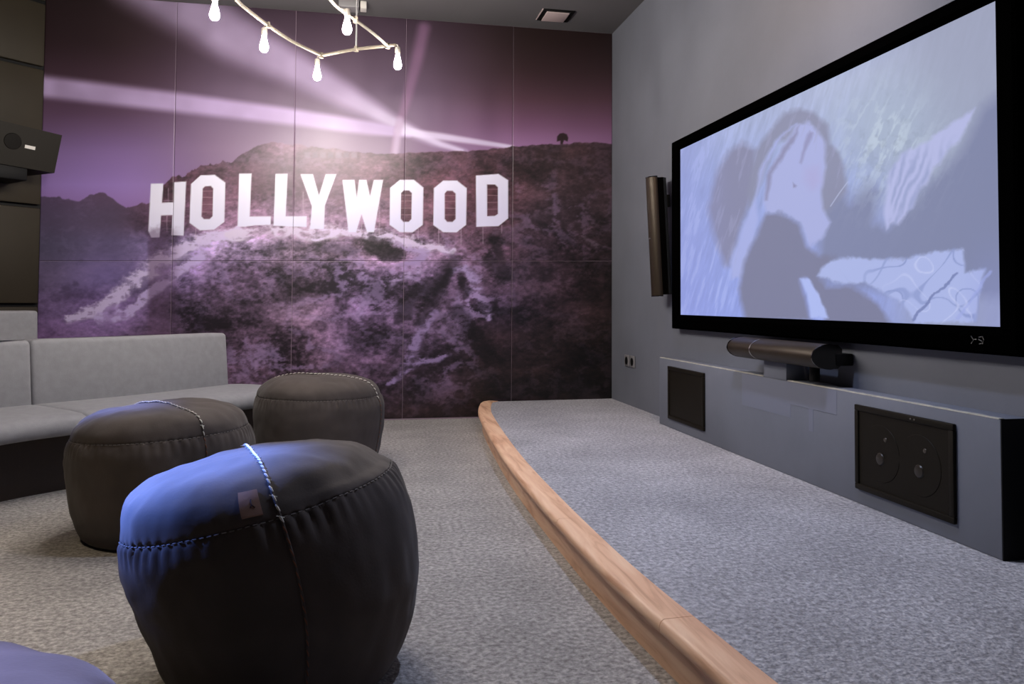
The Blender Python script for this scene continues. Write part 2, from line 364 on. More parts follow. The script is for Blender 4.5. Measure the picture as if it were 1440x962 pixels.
RIDGE = [(40, 279), (60, 278), (85, 277), (112, 283), (128, 275), (146, 272), (160, 279), (178, 291), (196, 288), (212, 284), (222, 268), (232, 258), (246, 248), (262, 245), (270, 236), (283, 232), (300, 232), (320, 228),
         (338, 220), (352, 212), (366, 203), (384, 199), (400, 203), (430, 206), (470, 209), (500, 214), (545, 217), (600, 214), (650, 213), (690, 210), (722, 206), (760, 204), (800, 202), (830, 200), (870, 204)]
def paint_mural(X, Z):
    u, v = lay(MH, X, Z)
    n5 = fbm(u / 90, v / 60, 5, 3)
    # evening sky
    sky_l = ramp(v, [(0, (42, 29, 29)), (60, (52, 36, 38)), (110, (72, 51, 60)), (160, (98, 72, 92)), (210, (136, 108, 150)), (260, (158, 128, 184)), (300, (148, 114, 162))])
    sky_c = ramp(v, [(0, (54, 39, 48)), (60, (74, 56, 68)), (110, (94, 74, 90)), (160, (118, 96, 116)), (210, (138, 112, 134)), (300, (146, 116, 150))])
    sky_r = ramp(v, [(0, (34, 22, 19)), (60, (42, 28, 26)), (100, (58, 39, 40)), (140, (86, 58, 66)), (175, (122, 84, 108)), (205, (156, 114, 150)), (300, (160, 120, 160))])
    wl = sstep(330, 150, u)[..., None]; wr = sstep(560, 760, u)[..., None]
    col = sky_c * (1 - wl - wr) + sky_l * wl + sky_r * wr
    col = col * (0.96 + 0.10 * fbm(u / 140, v / 80, 3, 11))[..., None]
    # searchlight beams of the artwork
    def beam(pts, c, k, edge=0.45, fade=None):
        nonlocal col
        d, w = line_field(u, v, pts)
        t = sstep(1.0, edge, d / np.maximum(w, 0.5)) * k
        t = t * (0.85 + 0.3 * fbm(u / 30, v / 30, 2, 31))
        if fade: t = t * sstep(fade[0], fade[1], u)
        col = mix(col, c, np.clip(t, 0, 1))
    beam([(190, -40, 70), (330, 52, 52), (420, 98, 38), (500, 142, 25), (560, 176, 16), (610, 200, 10), (655, 213, 6)], (186, 166, 190), 0.78, 0.2)
    beam([(400, 88, 24), (470, 128, 18), (560, 176, 10), (620, 203, 6), (650, 212, 4)], (225, 210, 226), 0.75, 0.1, (440, 600))
    beam([(30, 118, 26), (62, 122, 22), (240, 143, 20), (400, 163, 17), (520, 180, 14), (575, 188, 8)], (196, 172, 204), 0.86, 0.35)
    beam([(560, 184, 8), (620, 192, 8), (680, 201, 6), (722, 207, 4)], (228, 214, 230), 0.85, 0.2)
    beam([(596, 40, 15), (585, 90, 14), (572, 140, 11), (560, 180, 9), (554, 214, 8)], (152, 112, 140), 0.6, 0.1)
    beam([(562, 170, 10), (556, 214, 9)], (205, 186, 205), 0.6, 0.1)
    # hills
    jag = (fbm(u / 9, v * 0 + 3.0, 4, 21) - 0.5)
    amp = np.interp(u, [0, 200, 240, 400, 520, 870], [7, 8, 15, 9, 3, 4])
    rid = np.interp(u, [p[0] for p in RIDGE], [p[1] for p in RIDGE]) - jag * amp
    hill = np.clip(0.5 + (v - rid) / 1.6, 0, 1)
    hc = hill_base(u, v) * (1.06 + 0.20 * sstep(260, 120, u))[..., None]  # print lightened towards the left to make up for weaker light there
    wx = u + 16 * (fbm(u / 34, v / 30, 3, 41) - 0.5); wy = v + 16 * (fbm(u / 34, v / 30, 3, 47) - 0.5)
    tex = fbm(wx / 58, wy / 34, 6, 51, 0.56)
    fine = fbm(u / 6, v / 3.8, 4, 61, 0.65)
    rough_ = np.interp(u, [60, 180, 260, 870], [0.35, 0.5, 1.0, 1.0]) * np.interp(v, [210, 320, 350, 590], [0.75, 0.9, 1.1, 1.0])
    left_smooth = sstep(230, 160, u) * sstep(430, 380, v)
    rough_ = rough_ * (1 - 0.75 * left_smooth)
    haze = np.exp(-((u - 430) / 130) ** 2 - ((v - 250) / 55) ** 2)
    rough_ = rough_ * (1 - 0.6 * haze)
    gain = 1 + rough_ * (2.2 * (tex - 0.5) + 1.15 * (fine - 0.5))
    hc = hc * np.clip(gain, 0.35, 1.9)[..., None]
    # pale scrub catching light
    rg = ridged(wx / 38, wy / 24, 5, 71)
    reg = (np.exp(-((u - 520) / 95) ** 2 - ((v - 400) / 60) ** 2) * 0.85 + np.exp(-((u - 665) / 28) ** 2 - ((v - 415) / 42) ** 2) * 1.1 + np.exp(-((u - 590) / 40) ** 2 - ((v - 355) / 22) ** 2) * 1.1
           + np.exp(-((u - 380) / 110) ** 2 - ((v - 505) / 40) ** 2) * 0.6 + np.exp(-((u - 620) / 45) ** 2 - ((v - 500) / 45) ** 2) * 0.6 + np.exp(-((u - 300) / 70) ** 2 - ((v - 385) / 40) ** 2) * 0.5
           + np.exp(-((u - 770) / 60) ** 2 - ((v - 300) / 45) ** 2) * 0.35 + 0.12)
    hc = mix(hc, (176, 150, 190), np.clip(sstep(0.60, 0.80, rg * 0.75 + fine * 0.3) * reg * 0.85, 0, 1))
    # dark gullies
    dk = 0.5 * sstep(0.56, 0.70, fbm(wx / 52 + 40, wy / 34, 5, 81, 0.55)) * sstep(330, 360, v)
    hc = hc * (1 - 0.42 * dk)[..., None]
    # bright crest lines
    def streak(pts, c, k):
        nonlocal hc
        d, w = line_field(wx + 5 * (fine - 0.5), wy + 7 * (fine - 0.5), pts)
        t = sstep(1.3, 0.1, d / w) * (0.22 + 1.15 * sstep(0.42, 0.92, ridged(wx / 17, wy / 10, 4, 91)))
        hc = mix(hc, c, np.clip(t * k * (0.45 + 1.0 * fine), 0, 0.92))
    streak([(100, 447, 6), (145, 432, 11), (185, 400, 12), (230, 366, 13), (265, 350, 13), (300, 333, 12), (335, 325, 11)], (232, 214, 240), 1.6)
    streak([(330, 328, 10), (400, 328, 11), (470, 328, 12)], (232, 216, 230), 1.25)
    streak([(440, 330, 7), (500, 327, 7), (540, 333, 9), (580, 340, 12), (612, 352, 8), (640, 356, 5)], (234, 216, 236), 1.6)
    streak([(140, 446, 7), (188, 436, 8), (222, 402, 8), (255, 378, 6), (285, 362, 6)], (212, 190, 228), 1.5)
    streak([(575, 350, 9), (598, 362, 10), (585, 385, 8), (550, 400, 6)], (192, 168, 204), 0.9)
    streak([(632, 385, 6), (655, 378, 7), (668, 400, 9), (680, 430, 9), (690, 450, 4)], (182, 160, 200), 1.1)
    streak([(555, 540, 5), (575, 505, 7), (592, 470, 8), (612, 440, 6)], (168, 144, 186), 1.1)
    streak([(548, 543, 5), (590, 512, 5), (630, 500, 4)], (168, 144, 186), 1.0)
    streak([(700, 330, 6), (735, 318, 6), (765, 300, 7), (790, 290, 6)], (110, 88, 104), 0.5)
    streak([(715, 372, 6), (718, 400, 6), (722, 430, 6)], (120, 98, 124), 0.55)
    streak([(820, 330, 4), (838, 345, 5), (852, 352, 3)], (110, 92, 104), 0.6)
    # dark scrub just under the crest and in the right-hand gully
    def scrub(pts, k):
        nonlocal hc
        d, w = line_field(wx, wy, pts)
        hc = hc * (1 - k * sstep(1.2, 0.3, d / w + 0.5 * (fine - 0.5)))[..., None]
    scrub([(520, 346, 12), (545, 352, 14), (560, 358, 8)], 0.55)
    scrub([(370, 350, 9), (440, 350, 9), (500, 349, 9)], 0.25)
    scrub([(590, 450, 12), (615, 410, 14), (632, 382, 8)], 0.5)
    scrub([(640, 368, 14), (612, 395, 18), (575, 430, 20), (560, 450, 10)], 0.5)
    scrub([(648, 392, 6), (655, 408, 9), (648, 420, 6)], 0.5)
    scrub([(690, 365, 16), (705, 385, 18), (700, 340, 8)], 0.5)
    scrub([(640, 440, 14), (665, 470, 18), (690, 500, 20)], 0.4)
    col = mix(col, hc, hill)
    # lone tree on the ridge, little hazy buildings
    tr = poly_mask(u, v, [(783, 199), (783.5, 192), (787, 188), (792, 187), (797, 189), (799, 194), (798, 199), (793, 197), (791, 203), (788, 203), (788, 198)], 1.5)
    col = mix(col, (44, 28, 30), tr)
    for k in range(7):
        x0 = 428 + k * 11
        col = mix(col, (112, 96, 112) if k % 2 else (140, 122, 138), 0.5 * poly_mask(u, v, [(x0, 214), (x0 + 8, 214), (x0 + 8, 222), (x0, 222)], 3))
    # scaffolding behind and under the letters
    def stroke(a, b, w, c, k):
        nonlocal col
        d, _ = seg_dist(u, v, a, b); col = mix(col, c, np.clip(0.5 + (w - d), 0, 1) * k)
    pale = (196, 164, 164)
    for outer, inner in LETTERS:
        if inner:
            I = np.array(inner); x0, x1, y0, y1 = I[:, 0].min(), I[:, 0].max(), I[:, 1].min(), I[:, 1].max()
            col = mix(col, (88, 50, 56), 0.45 * poly_mask(u, v, inner, 1.2))
            for t in (0.15, 0.34, 0.56, 0.78): stroke((x0, y0 + t * (y1 - y0)), (x1, y0 + t * (y1 - y0)), 0.35, pale, 0.7)
    for x, y0, y1 in ((554, 322, 337), (588, 322, 337), (617, 322, 345), (648.5, 322, 344), (679, 319, 343), (705.5, 317, 328), (533.5, 282, 331), (508.5, 304, 328), (426.5, 270, 304), (275.5, 322, 336), (307, 320, 324), (237, 265, 284), (235, 304, 326)):
        stroke((x, y0), (x, y1), 0.45, (200, 176, 186), 0.75)
    for a, b in (((554, 326), (588, 326)), ((617, 326), (648, 326)), ((500, 326), (533, 326)), ((502, 315), (514, 315)), ((530, 290), (533, 290)), ((529, 304), (533, 304)), ((426, 286), (434, 286)), ((426, 298), (437, 298)), ((228, 311), (241, 311)), ((229, 322), (241, 322)), ((230, 282), (243, 282))):
        stroke(a, b, 0.4, (190, 164, 176), 0.6)
    # the nine white letters
    for outer, inner in LETTERS:
        mk = poly_mask(u, v, outer, 1.1)
        if inner: mk = mk * (1 - poly_mask(u, v, inner, 1.1))
        lc = ramp(v + 0.12 * (u - 460), [(250, (246, 242, 246)), (325, (236, 232, 246))])
        col = col + (lc - col) * mk[..., None]
    foot = sstep(315, 329, v + 12 * (fine - 0.5)) * sstep(262, 230, u) * sstep(205, 212, u)
    col = mix(col, (96, 70, 92), np.clip(foot, 0, 1) * 0.5)
    return s2l(np.clip(col, 0, 255)) * np.array([0.86, 0.87, 1.0])

def paint_screen(Y, Z):
    u, v = lay(SH, Y, Z)
    A = lambda p: [(1000 + x / 2.405, 60 + y / 2.405) for x, y in p]
    B = lambda p: [(1180 + x / 2.046, y / 2.046) for x, y in p]
    n = fbm(u / 26, v / 40, 4, 5); n2 = fbm((u + v * 0.28) / 5, (v - u * 0.2) / 36, 4, 9, 0.6); n3 = fbm(u / 9, v / 9, 4, 15, 0.6)
    wu = u + 8 * (n - 0.5); wv = v + 8 * (n3 - 0.5)
    col = ramp(v, [(0, (176, 180, 208)), (120, (176, 184, 212)), (250, (160, 172, 216)), (360, (158, 170, 224)), (470, (154, 167, 228))])
    col = col * (0.93 + 0.14 * n2)[..., None]
    k = sstep(1190, 1330, u)
    col = mix(col, (160, 165, 186), k * 0.8)
    col = mix(col, (172, 184, 204), np.exp(-((u - 1250) / 80) ** 2 - ((v - 180) / 75) ** 2) * 0.85)
    P = lambda poly, c, soft, a=1.0: mix(col, c, poly_mask(wu, wv, poly, soft) * a)
    # large dusky ground on the right and behind the figure
    col = P([(1420, 120), (1385, 150), (1350, 215), (1310, 255), (1275, 290), (1250, 320), (1232, 312), (1236, 270), (1222, 255), (1195, 285), (1180, 250), (1160, 265), (1150, 310), (1150, 395), (1200, 405), (1420, 420)], (136, 142, 172), 22, 0.95)
    # straw and scrub texture upper right
    st = np.exp(-((u - 1245) / 62) ** 2 - ((v - 200) / 70) ** 2)
    col = mix(col, (196, 208, 222), np.clip(st * sstep(0.62, 0.80, ridged((u + v * 0.5) / 13, (v - u * 0.5) / 44, 5, 33)) * 0.7, 0, 1))
    col = mix(col, (142, 152, 172), np.clip(st * sstep(0.52, 0.72, n3) * 0.3, 0, 1))
    # left straw strokes
    ls = sstep(1070, 990, u) * sstep(0.54, 0.70, n2)
    col = mix(col, (184, 194, 236), np.clip(ls * 0.5, 0, 1))
    # fringe of a shawl hanging down to the right
    fr = B([(395, 310), (345, 405), (315, 430), (290, 470), (270, 480), (250, 530), (232, 545), (215, 600), (196, 615), (176, 645), (160, 640), (140, 662), (128, 600), (140, 500), (180, 445), (260, 400), (330, 350)])
    col = P(fr, (186, 190, 228), 6, 0.9)
    fold = np.clip(0.5 + 0.5 * np.sin((u - 1180 + (v - 270) * 0.34 + 22 * (n - 0.5)) * 0.52), 0, 1) * sstep(0.3, 0.6, fbm(u / 14, v / 40, 3, 19)) * sstep(180, 240, v)
    col = mix(col, (148, 158, 196), poly_mask(wu, wv, fr, 8) * fold * 0.6)
    # dark hair spread to the left
    col = P(A([(20, 430), (60, 365), (105, 338), (150, 365), (150, 440), (130, 540), (110, 620), (72, 720), (55, 760), (40, 748), (22, 690), (5, 650), (-8, 560), (5, 490)]), (142, 143, 170), 12, 0.92)
    col = P(A([(150, 370), (200, 295), (245, 240), (300, 226), (350, 235), (392, 275), (398, 340), (430, 375), (456, 420), (458, 500), (400, 565), (370, 600), (360, 400), (330, 300), (215, 345), (170, 470), (130, 560), (118, 500)]), (146, 149, 174), 9, 0.95)
    # face, cheek and neck
    col = P(A([(290, 275), (330, 272), (362, 300), (382, 345), (388, 420), (372, 500), (380, 560), (402, 610), (372, 665), (335, 690), (300, 610), (250, 578), (190, 572), (176, 540), (188, 470), (215, 400)]), (174, 180, 222), 7)
    col = P(A([(290, 272), (270, 285), (215, 335), (165, 430), (148, 520), (160, 600), (150, 660), (120, 730), (100, 790), (68, 800), (62, 745), (100, 660), (150, 520), (190, 400), (240, 320)]), (172, 180, 226), 6)
    col = P(A([(330, 300), (345, 305), (318, 370), (304, 415), (298, 410), (312, 350)]), (150, 150, 186), 4, 0.8)
    col = P(A([(275, 470), (292, 486), (278, 489)]), (140, 138, 170), 3, 0.8)
    col = P(A([(320, 425), (360, 420), (370, 470), (340, 500), (315, 470)]), (176, 172, 214), 14, 0.6)
    col = P(A([(300, 282), (286, 330), (240, 395), (205, 445), (190, 530), (180, 532), (188, 450), (230, 380), (270, 320)]), (146, 146, 178), 5, 0.85)
    # dark dress in the middle
    col = P(A([(185, 578), (240, 577), (296, 612), (325, 690), (362, 722), (420, 720), (365, 790), (395, 825), (480, 825), (560, 880), (620, 960), (400, 960), (360, 870), (330, 800), (306, 800), (335, 940), (118, 940), (92, 830), (110, 740), (158, 650)]), (134, 136, 162), 9, 0.97)
    # bright sleeve and hand below
    col = P(A([(305, 798), (335, 800), (368, 860), (402, 930), (335, 930), (325, 850)]), (178, 190, 238), 4)
    arm = [(1150, 388), (1160, 372), (1180, 363), (1270, 364), (1330, 352), (1356, 350), (1357, 384), (1385, 378), (1372, 452), (1288, 455), (1268, 425), (1214, 398), (1180, 398)]
    col = P(arm, (176, 186, 228), 5)
    ln = lambda a, b, sd, w: sstep(w, w * 0.3, np.abs(2 * vnoise(a, b, sd) - 1))
    veins = np.maximum(ln(u / 34, v / 30, 77, 0.10), 0.8 * ln((u + v) / 40, (v - u) / 52, 83, 0.09)) * poly_mask(u, v, arm, 8) * sstep(1175, 1260, u)
    col = mix(col, (140, 152, 198), veins * 0.7)
    glint = ln((u - v) / 30, (v + u) / 44, 95, 0.07) * poly_mask(u, v, arm, 8) * sstep(1220, 1300, u)
    col = mix(col, (202, 208, 240), glint * 0.6)
    d, w = line_field(wu, wv, [(1285, 450, 2), (1310, 420, 2), (1345, 385, 2)])
    col = mix(col, (124, 134, 178), sstep(1.4, 0.5, d / w) * 0.8)
    d, w = line_field(wu, wv, [(1345, 448, 2), (1365, 425, 2), (1392, 382, 2)])
    col = mix(col, (166, 176, 226), sstep(1.4, 0.5, d / w) * 0.7)
    d, w = line_field(u, v, [(1168, 290, .8), (1180, 272, .8), (1192, 256, .8)])
    col = mix(col, (184, 190, 220), sstep(1.5, 0.5, d / w) * 0.7)
    # strands in the dark hair
    hm = poly_mask(wu, wv, A([(0, 420), (105, 330), (150, 365), (130, 540), (72, 740), (0, 690)]), 14) + poly_mask(wu, wv, A([(150, 370), (245, 240), (350, 235), (456, 420), (400, 565), (330, 300), (215, 345), (130, 560)]), 12)
    col = mix(col, (166, 168, 200), np.clip(hm, 0, 1) * sstep(0.55, 0.75, n2) * 0.4)
    col = (col - 156) * 1.22 + 156
    # blue fall-off of the picture at its left and lower right edges
    col = mix(col, (150, 158, 232), sstep(1040, 957, u) * 0.35 + sstep(1340, 1400, u) * sstep(300, 450, v) * 0.3)
    return s2l(np.clip(col, 0, 255))

def sheet(name, fn, a0, a1, b0, b1, nu, nv, place, material, parent=None, depth=None, b1r=None, b0r=None):
    """flat printed sheet: grid in its own plane (a along, b up); edges folded back by depth. b1r/b0r: top/bottom at the right end"""
    a = np.linspace(a0, a1, nu); t = np.linspace(0, 1, nv)
    b1r = b1 if b1r is None else b1r; b0r = b0 if b0r is None else b0r
    A = np.repeat(a[None, :], nv, 0)
    s_ = (A - a0) / (a1 - a0)
    lo = b0 + (b0r - b0) * s_; hi = b1 + (b1r - b1) * s_
    Bv = lo + (hi - lo) * t[:, None]
    col = fn(A.ravel(), Bv.ravel()).reshape(nv, nu, 3)
    D = np.zeros_like(A)
    if depth:
        A = np.pad(A, 1, mode='edge'); Bv = np.pad(Bv, 1, mode='edge'); col = np.pad(col, ((1, 1), (1, 1), (0, 0)), mode='edge')
        D = np.pad(D, 1, constant_values=depth); nu += 2; nv += 2
    V = place(A.ravel(), Bv.ravel(), D.ravel())
    off = wloc(parent) if parent else Vector((0, 0, 0))
    V = V - np.array(off)[None, :]
    idx = np.arange(nu * nv).reshape(nv, nu)
    F = np.stack([idx[:-1, :-1], idx[:-1, 1:], idx[1:, 1:], idx[1:, :-1]], -1).reshape(-1, 4)
    me = bpy.data.meshes.new(name)
    me.vertices.add(len(V)); me.vertices.foreach_set('co', V.astype(np.float32).ravel())
    me.loops.add(F.size); me.loops.foreach_set('vertex_index', F.astype(np.int32).ravel())
    me.polygons.add(len(F)); me.polygons.foreach_set('loop_start', np.arange(0, F.size, 4, dtype=np.int32))
    me.update(calc_edges=True); me.validate()
    at = me.color_attributes.new('print', 'FLOAT_COLOR', 'POINT')
    c4 = np.concatenate([col.reshape(-1, 3), np.ones((nu * nv, 1))], 1)
    at.data.foreach_set('color', c4.astype(np.float32).ravel())
    me.materials.append(material)
    o = bpy.data.objects.new(name, me); C.objects.link(o)
    if parent: o.parent = parent
    return o

# ================================================================== the room
WX, MY, CZ, SZ = 2.034, 6.199, 3.118, 0.134          # screen wall x, mural y, ceiling height, stage height
LX = 1.914                                            # front of the ledge under the screen
A46 = math.radians(46); dg = Vector((math.sin(A46), math.cos(A46), 0)); dn = Vector((dg.y, -dg.x, 0))
P0 = Vector((-2.222, MY, 0))                          # where the slanting wall meets the mural wall
P1 = P0 - dg * 2.4                                    # its other end
struct(G().box((-4.3, -2.6, -0.08), (2.3, 6.5, 0.0)).build('floor', MT['carpet'], smooth=False))
struct(G().box((-4.4, -2.7, CZ), (2.4, 6.6, CZ + 0.1)).build('ceiling', MT['ceil'], smooth=False))
struct(G().box((WX, -2.6, 0), (WX + 0.12, MY + 0.15, CZ)).build('wall_right', MT['wall'], smooth=False))
wb = struct(G().box((P0.x - 0.6, MY + 0.0015, 0), (WX, MY + 0.12, CZ)).build('wall_back', MT['backing'], smooth=False))
struct(G().box((P1.x - 0.12, -2.6, 0), (P1.x, P1.y, CZ)).build('wall_left', MT['panel'], smooth=False))
struct(G().box((P1.x - 0.12, -2.72, 0), (WX + 0.12, -2.6, CZ)).build('wall_front', MT['wall'], smooth=False))

# printed mural: panels side by side, two rows
MM = attr_mat('mural_laminate', None, 0.38, 0.45)
ME = [P0.x, -1.332, -0.478, 0.354, 1.206, WX - 0.001]
jz = lambda X: 1.217 + 0.0157 * X
put_m = lambda a, b, d: np.stack([a, MY - 0.0015 + d, b], 1)
g2 = 0.0015
for i in range(5):
    x0, x1 = ME[i] + (g2 if i else 0.0), ME[i + 1] - (g2 if i < 4 else 0)
    st = 0.0056
    nu = int((x1 - x0) / st)
    sheet('mural_panel', paint_mural, x0, x1, jz(x0) + g2, CZ - 0.002, nu, int(1.88 / st), put_m, MM, wb, 0.003, b0r=jz(x1) + g2)
    sheet('mural_panel', paint_mural, x0, x1, 0.012, jz(x0) - g2, nu, int(1.2 / st), put_m, MM, wb, 0.003, b1r=jz(x1) - g2)

# slanting wall on the left with stacked dark panels
wc = struct(G().prism([P0[:2], P1[:2], (P1 - dn * 0.1)[:2], (P0 - dn * 0.1)[:2]], 0, CZ).build('wall_corner', MT['black'], smooth=False))
for z0, z1 in ((0.0, 0.868), (0.868, 1.566), (1.566, 2.07), (2.07, 2.556), (2.556, 3.03), (3.03, CZ)):
    for k in range(2):
        a = P0 - dg * (0.012 + 1.2 * k); b = P0 - dg * (1.2 * (k + 1) - 0.004)
        M4 = Matrix(((dg.x, dn.x, 0, 0), (dg.y, dn.y, 0, 0), (0, 0, 1, 0), (0, 0, 0, 1)))
        la = (a.dot(dg), b.dot(dg)); nn = P0.dot(dn)
        G().box((la[1], nn + 0.001, z0 + 0.012), (la[0], nn + 0.035, z1 - 0.012), 0.012, M4).build('acoustic_panel', MT['panel'], wc)

# raised stage with its curved wooden edge
edge = [(1.02, 6.199), (0.942, 6.08), (0.860, 5.65), (0.822, 5.30), (0.778, 4.744), (0.737, 4.1), (0.716, 3.6), (0.706, 3.1), (0.703, 2.7), (0.706, 2.3), (0.718, 2.0), (0.738, 1.7), (0.755, 1.45), (0.80, 1.0), (0.87, 0.5), (0.97, 0.0), (1.14, -0.7), (1.34, -1.4)]
ec = catmull([(x, y, 0) for x, y in edge], 6)
en = []
for i, p in enumerate(ec):
    d = (ec[min(i + 1, len(ec) - 1)] - ec[max(i - 1, 0)]).normalized(); en.append(Vector((-d.y, d.x, 0)))   # points towards the stage
en = [n if n.x > 0 else -n for n in en]
off = lambda k: [p + n * k for p, n in zip(ec, en)]
inner = off(0.085)
sg = G().prism([(p.x, p.y) for p in inner] + [(WX, -1.4), (WX, MY)], 0.004, SZ)
stage = struct(sg.build('stage_floor', MT['stagecarpet'], smooth=False))
cuts = [0, 28, 47, 63, 77, len(ec) - 1]
for a, b in zip(cuts[:-1], cuts[1:]):
    rings = []
    idx = list(range(a, b + 1))
    for k, i in enumerate(idx):
        p, n = ec[i], en[i]
        t = Vector((0, 0, 0))
        if k == 0 and a: t = (ec[i + 1] - p).normalized() * 0.0012
        if k == len(idx) - 1 and b < len(ec) - 1: t = -(p - ec[i - 1]).normalized() * 0.0012
        sec = [(0.0, SZ - 0.026), (-0.001, SZ - 0.012), (0.004, SZ - 0.001), (0.012, SZ + 0.004), (0.090, SZ + 0.004), (0.093, SZ - 0.004), (0.09, SZ - 0.028), (0.010, SZ - 0.032), (0.004, SZ - 0.031)]
        rings.append([p + t + n * o_ + Vector((0, 0, z)) for o_, z in sec])
    G().loft(rings).build('nosing_board', MT['wood'], stage, angle=50)
    rings = []
    for i in idx:
        p, n = ec[i], en[i]
        rings.append([p + n * o_ + Vector((0, 0, z)) for o_, z in ((0.030, 0.0), (0.030, SZ - 0.032), (0.055, SZ - 0.032), (0.055, 0.0))])
    G().loft(rings).build('riser_board', MT['wood'], stage, angle=50)

# ledge built along the screen wall
LZ = 0.556; LY0, LY1 = 2.090, 4.86
lg = G().box((LX, LY0 + 0.004, SZ), (WX, LY1, LZ), 0.004)
ledge = struct(lg.build('wall_ledge', MT['ledge']))
G().box((LX, 3.318, LZ), (WX, 3.52, 0.655), 0.003).build('speaker_block', MT['ledge'], ledge)
G().box((LX + 0.001, LY0, SZ), (WX, LY0 + 0.004, LZ + 0.002)).build('end_panel', MT['black'], ledge)
def strip(y0, y1, seed):
    rnd = random.Random(seed); g = G(); n = 40; rings = []
    for k in range(n + 1):
        y = y0 + (y1 - y0) * k / n; w = 0.016 + 0.012 * rnd.random()
        rings.append([(LX + 0.0005, y, LZ), (LX + 0.0015, y, LZ + 0.0025 + 0.002 * rnd.random()), (LX + w, y, LZ + 0.003), (LX + w + 0.004, y, LZ)])
    return g.loft(rings)
strip(3.53, 4.855, 3).build('ledge_lip', MT['dust'], ledge)
strip(2.10, 3.31, 4).build('ledge_lip', MT['dust'], ledge)
# patches of fresh paint on the front of the ledge
G().box((LX - 0.0012, 3.28, 0.395), (LX, 3.74, 0.552)).build('paint_patch', MT['patch'], ledge, smooth=False)
G().box((LX - 0.0012, 2.93, 0.455), (LX, 3.28, 0.552)).build('paint_patch', MT['patch'], ledge, smooth=False)
G().box((LX - 0.0012, 3.10, 0.36), (LX, 3.135, 0.455)).build('paint_patch', MT['patch'], ledge, smooth=False)

# ================================================================== projection screen
sx = WX - 0.04
scr = thing('projection_screen', 'wide black framed projection screen showing a pale blue film picture', 'screen', (WX, 3.44, 0.745))
SY0, SY1, SZ0, SZ1 = 2.172, 4.704, 0.833, 1.876
OY0, OY1, OZ0, OZ1 = 2.084, 4.808, 0.745, 1.938
def frame_bar(a, b, c, d):
    """bar with mitred ends: a,b outer corners, c,d inner corners (y,z)"""
    g = G()
    q = lambda yz, x: (x, yz[0], yz[1])
    mid = lambda p, r, t: (p[0] + (r[0] - p[0]) * t, p[1] + (r[1] - p[1]) * t)
    rings = []
    for o_, i_ in ((a, c), (b, d)):
        rings.append([q(o_, WX), q(o_, sx - 0.012), q(mid(o_, i_, 0.12), sx - 0.02), q(mid(o_, i_, 0.7), sx - 0.02), q(i_, sx - 0.004), q(i_, WX)])
    return g.loft(rings)
o00, o10, o11, o01 = (OY0, OZ0), (OY1, OZ0), (OY1, OZ1), (OY0, OZ1)
i00, i10, i11, i01 = (SY0, SZ0), (SY1, SZ0), (SY1, SZ1), (SY0, SZ1)
frame_bar(o00, o10, i00, i10).build('frame_bar', MT['frame'], scr, smooth=False)
frame_bar(o10, o11, i10, i11).build('frame_bar', MT['frame'], scr, smooth=False)
frame_bar(o11, o01, i11, i01).build('frame_bar', MT['frame'], scr, smooth=False)
frame_bar(o01, o00, i01, i00).build('frame_bar', MT['frame'], scr, smooth=False)
put_s = lambda a, b, d: np.stack([np.full_like(a, sx) + d, a, b], 1)
pic = sheet('picture', paint_screen, SY1 - 0.001, SY0 + 0.001, SZ0 + 0.001, SZ1 - 0.001, 520, 300, put_s, attr_mat('projected_picture', SCREEN, 0.8, 0.1), scr, 0.003)
pic['label'] = 'pale blue film still of a reclining long haired figure'
# small worn emblem on the lower bar
g = G()
ey, ez, ex = 2.243, 0.789, sx - 0.0215
for pts in ([(0.030, 0.012), (0.020, 0.0), (0.030, -0.012)], [(0.016, 0.002), (0.006, 0.002)], [(-0.016, 0.012), (-0.004, 0.010), (-0.002, 0.002), (-0.014, -0.002), (-0.016, -0.010), (-0.004, -0.012)], [(-0.018, 0.014), (-0.023, 0.002), (-0.018, -0.012)]):
    g.tube([(ex, ey + a, ez + b) for a, b in pts], 0.0016, 6)
g.build('emblem', MT['emblem'], scr)

# ================================================================== loudspeakers
def half_round_speaker(name, label, length, rad, depth, cab):
    """bronze half-cylinder cabinet standing along +Z from its base, rounded front towards -X; returns the Empty"""
    t = thing(name, label, 'speaker')
    n = 14
    def sec(z, k=1.0):
        p = []
        for i in range(n + 1):
            a = math.pi * (0.5 + i / n)
            p.append(Vector((math.cos(a) * depth * k, math.sin(a) * rad * k, z)))
        return p + [Vector((0.012, -rad * k * 0.96, z)), Vector((0.012, rad * k * 0.96, z))]
    zs = [(0.0, 0.97), (0.006, 1.0), (length - 0.006, 1.0), (length, 0.97)]
    G().loft([sec(z, k) for z, k in zs]).build('grille', MT['bronze'], t, angle=30)
    G().loft([[Vector((x, y, z)) for x, y in ((0.010, rad * 0.97), (0.010 + cab * 0.6, rad * 0.95), (0.010 + cab, rad * 0.6), (0.010 + cab, -rad * 0.6), (0.010 + cab * 0.6, -rad * 0.95), (0.010, -rad * 0.97))] for z in (0.004, length - 0.004)]).build('cabinet', MT['piano'], t, angle=30)
    for z in (0.0, length):
        s_ = [p + Vector((0, 0, (-0.006 if z == 0 else 0.0))) for p in sec(z, 1.015)]
        s2 = [p + Vector((0, 0, 0.006)) for p in s_]
        G().loft([s_, s2]).build('end_cap', MT['piano'], t, angle=30)
    return t
